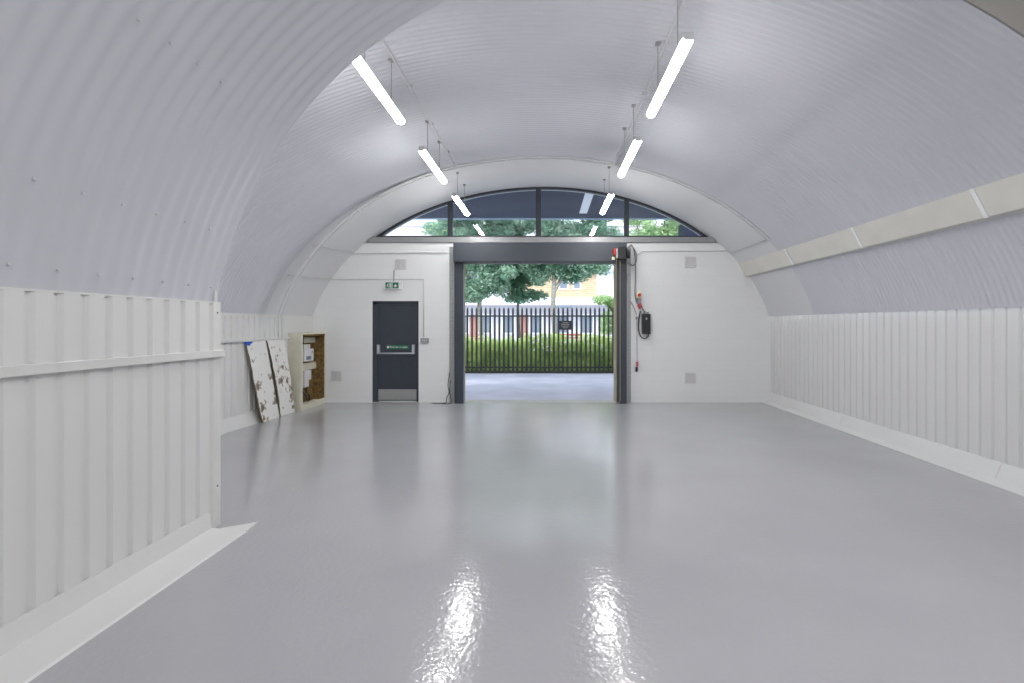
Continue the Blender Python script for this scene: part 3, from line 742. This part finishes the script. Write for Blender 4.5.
def tree(x, y, rt, trunk_top, bl, count, size, lm, tm, label, seed, group='trees beyond the fence'):
    t = thing('tree', (x,y,0), label, 'tree', group)
    rr = random.Random(seed)
    tr = MB().tube([(x,y,-.05),(x+.03,y,1.2),(x-.04,y,2.4),(x+.05,y,trunk_top)], rt, 10, rt*.65).build('trunk', tm, t, smooth=True)
    for b_ in bl[:9]:
        s = Vector((x+.03,y,rr.uniform(trunk_top*.62,trunk_top*.95))); e_ = Vector(b_[:3])
        MB().tube([s, s.lerp(e_,.5)+Vector((0,0,.15)), e_], .045, 6, .015).build('branch', tm, tr)
    leaves(bl, count, size, seed).build('foliage', lm, t, kind='leaf')
    return t
bl = blobs(-2.7,20.3,3.2,6.3,1.6,1.0,52,3,.50) + [(-3.1,20,2.75,.5,.5,.3),(-2.4,20.2,3.0,.4,.5,.3),(-3.3,20,3.1,.5,.5,.6),(-2.0,20,3.2,.6,.5,.5),(-2.9,19.8,2.8,.6,.5,.35),(-3.0,20,4.6,.7,.5,.6),(-2.0,20,4.4,.7,.5,.6),(-2.4,20,6.3,1.4,.6,.4),(-3.1,19.9,3.9,.5,.5,.5),(-2.3,19.9,3.8,.6,.5,.5),(-1.8,19.9,3.7,.5,.5,.4),(-1.9,20.3,5.4,.6,.6,.6),(-3.0,20,5.3,.7,.6,.5)]
tree(-2.62,20,.115,4.6,bl,30000,.080,'leafteal','trunk','leafy teal green tree filling the left half of the doorway view',11)
bl = blobs(.65,20.4,3.8,6.3,1.7,1.0,54,4,.48) + [(.9,20.1,3.5,.45,.5,.3),(1.6,20.3,4.05,.5,.5,.35),(-.4,20.2,3.6,.45,.5,.35),(2.2,20.3,4.1,.5,.4,.35),(2.0,20.2,4.5,.7,.4,.4),(-.6,20,4.05,.6,.5,.5),(.9,20.2,6.3,1.9,.6,.4),(1.2,20.0,3.6,.6,.4,.35),(.6,19.9,3.7,.5,.4,.35),(-.3,20,3.5,.5,.4,.35),(1.9,20,3.9,.5,.4,.3),(-1.9,20,4.0,.5,.4,.5),(1.6,20.2,5.3,.8,.6,.5),(.2,20.2,5.4,.8,.6,.5),(2.6,20.4,5.2,.5,.5,.4)]
tree(.28,20,.125,4.7,bl,30000,.080,'leafteal','trunk','pale trunked green tree standing near the middle of the doorway view',12)
bl = blobs(-1.25,21.5,3.9,6.4,.8,.7,16,5,.5) + [(-.9,21,2.95,.6,.4,.22),(-.4,21,2.85,.5,.4,.22),(-1.5,21,3.3,.7,.4,.4),(-.5,21,3.6,.6,.4,.4),(-1,21,4.2,.9,.4,.5),(-1.0,21,2.75,.7,.4,.25),(-1.4,21,2.75,.45,.4,.25),(-1.0,21,3.4,.4,.4,.3)]
tree(-1.2,21.6,.07,4.2,bl,13000,.08,'leafdark','darktrunk','darker thin stemmed tree between the two big street trees',13)
bl = blobs(4.9,22.5,4.6,6.9,1.2,.8,18,6,.6)
tree(4.9,22.5,.11,4.8,bl,8000,.10,'leafpale','darktrunk','pale green tree seen through the right pane of the lunette window',14)
bl = blobs(-4.9,22.0,4.4,6.0,.5,.6,8,8,.5)
tree(-4.7,22,.10,4.4,bl,4000,.09,'leafpale','darktrunk','small pale tree at the left pane of the lunette window',15)
bl = blobs(2.75,19.6,1.3,3.2,.75,.4,14,9,.42)
tree(2.8,19.6,.05,2.0,bl,9000,.07,'leafpale','darktrunk','pale bushy sapling beyond the fence at the right of the doorway',16,'trees beyond the fence')
# hedge
hd = thing('hedge', (0,17.9,0), 'yellow green clipped hedge behind the black palisade fence', 'hedge')
rr = random.Random(21); hb = []
x = -7
while x < 7:
    top_ = 1.22+rr.uniform(-.16,.12)
    for z in (.35,.75,top_-.2): hb.append((x, 17.85+rr.uniform(-.08,.08), z, .30, .34, .28))
    x += .3
leaves(hb, 30000, .060, 22).build('foliage', 'hedge', hd, kind='leaf')
MB().box(-7,7,17.80,17.9,.03,.70).build('stems', 'hedge', hd)
# low dark debris along the fence foot
# barrier board beyond the hedge
bd = thing('street_barrier', (.8,23,0), 'orange and white street barrier beyond the hedge right of the notice', 'barrier')
MB().box(.45,1.6,22.98,23.02,1.0,1.22).build('board', 'orange', bd)
MB().box(.45,1.6,22.975,22.98,1.07,1.13).build('stripe', 'signwhite', bd)
for x in (.6,1.45): MB().box(x-.03,x+.03,22.95,23.05,0,1.0).build('leg', 'orange', bd)

# houses
def house_window(parent, x0, x1, z0, z1, y):
    fr = MB().box(x0,x1,y-.08,y,z0,z1).build('window', 'winwhite', parent)
    MB().box(x0+.12,x1-.12,y-.10,y-.08,z0+.12,z1-.12).build('pane', 'winglass', fr)
HY0 = 40
h = thing('terraced_house', (0,HY0,0), 'buff brick house with white fascia and pale roof beyond the trees', 'house')
MB().box(-8,9,HY0,HY0+7,0,3.2).build('ground_floor_wall', 'render', h)
MB().box(-8.2,9.2,HY0-1.2,HY0+.1,3.15,3.75).build('fascia', 'fascia', h)
MB().box(-3.0,3.9,HY0,HY0+7,3.7,5.9).build('brick_wall', 'brick', h)
MB().box(-9,-3.0,HY0+.02,HY0+7,3.7,5.9).build('render_wall', 'render', h)
MB().box(3.9,9,HY0+.02,HY0+7,3.7,5.9).build('white_wall', 'fascia', h)
g = MB().extr([(0,0),(1,0),(1,1)],0,1)  # roof as sloped slab
g = MB(); g.hexa([(-9.2,HY0-.5,5.8),(9.2,HY0-.5,5.8),(9.2,HY0+4,9.6),(-9.2,HY0+4,9.6)],[(-9.2,HY0-.5,5.95),(9.2,HY0-.5,5.95),(9.2,HY0+4,9.75),(-9.2,HY0+4,9.75)])
g.build('roof', 'roof', h)
for a, c in ((-2.6,-1.7),(.9,1.7),(2.0,2.7)): house_window(h, a, c, 4.4, 5.5, HY0)
for a in (-7.2,-5.4,-3.6,-1.4,.6,2.6,4.6): house_window(h, a, a+1.1, .9, 2.5, HY0)
for a in (-6.1,-2.3): MB().box(a,a+.8,HY0-.06,HY0,0,2.4).build('front_door', 'trimdoor', h)
MB().box(.5,1.9,HY0-1.25,HY0-1.2,2.9,3.1).build('dark_shopfront', 'winglass', h)
h2 = thing('tall_block', (0,58,0), 'pale pinkish brick block far behind the trees', 'building')
MB().box(-24,24,58,66,0,13.2).build('wall', 'palebrick', h2)
MB().box(-24.2,24.2,57.8,58,12.9,13.5).build('parapet', 'fascia', h2)
for k in range(11):
    for z in (7.2, 10.2): house_window(h2, -21.6+4*k, -20.0+4*k, z, z+1.5, 58)

# ------------------------------------------------------------------ light
wd = bpy.data.worlds.new('World'); scene.world = wd; wd.use_nodes = True
nt = wd.node_tree; bg = nt.nodes['Background']; bg.inputs['Color'].default_value = (.80,.90,1.0,1); bg.inputs['Strength'].default_value = 2.6
def area(name, loc, rot, sx, sy, power, col=(1,1,1)):
    l = bpy.data.lights.new(name, 'AREA'); l.shape = 'RECTANGLE'; l.size = sx; l.size_y = sy; l.energy = power; l.color = col
    o = bpy.data.objects.new(name, l); COL.objects.link(o); o.location = loc; o.rotation_euler = rot; return o
area('near_room_fill', (1.6,.2,4.3), (math.radians(12),math.radians(10),0), 2.5, 2.5, 110, (1,.985,.97))  # unseen soft area light, added to brighten the room around the camera
area('near_room_fill', (2.0,-2.0,2.6), (math.radians(80),0,math.radians(12)), 3.0, 1.6, 55, (1,.985,.97))  # second unseen area light, added behind the camera and aimed forward
s = bpy.data.lights.new('sun', 'SUN'); s.energy = 2.4; s.angle = math.radians(12); s.color = (1,.97,.9)
so_ = bpy.data.objects.new('sun', s); COL.objects.link(so_); so_.rotation_euler = (math.radians(38), math.radians(-25), 0)

# ------------------------------------------------------------------ camera
cd = bpy.data.cameras.new('camera'); cam = bpy.data.objects.new('camera', cd); COL.objects.link(cam)
cam.location = (0,0,1.62); cam.rotation_euler = (PI/2,0,0)
cd.sensor_width = 36; cd.lens = 508/1024*36; cd.shift_x = -(547-512)/1024; cd.shift_y = -(341.5-325)/1024
cd.clip_start = .05; cd.clip_end = 300
scene.camera = cam
scene.view_settings.view_transform = 'Standard'; scene.view_settings.look = 'None'
scene.view_settings.exposure = 0; scene.view_settings.gamma = 1
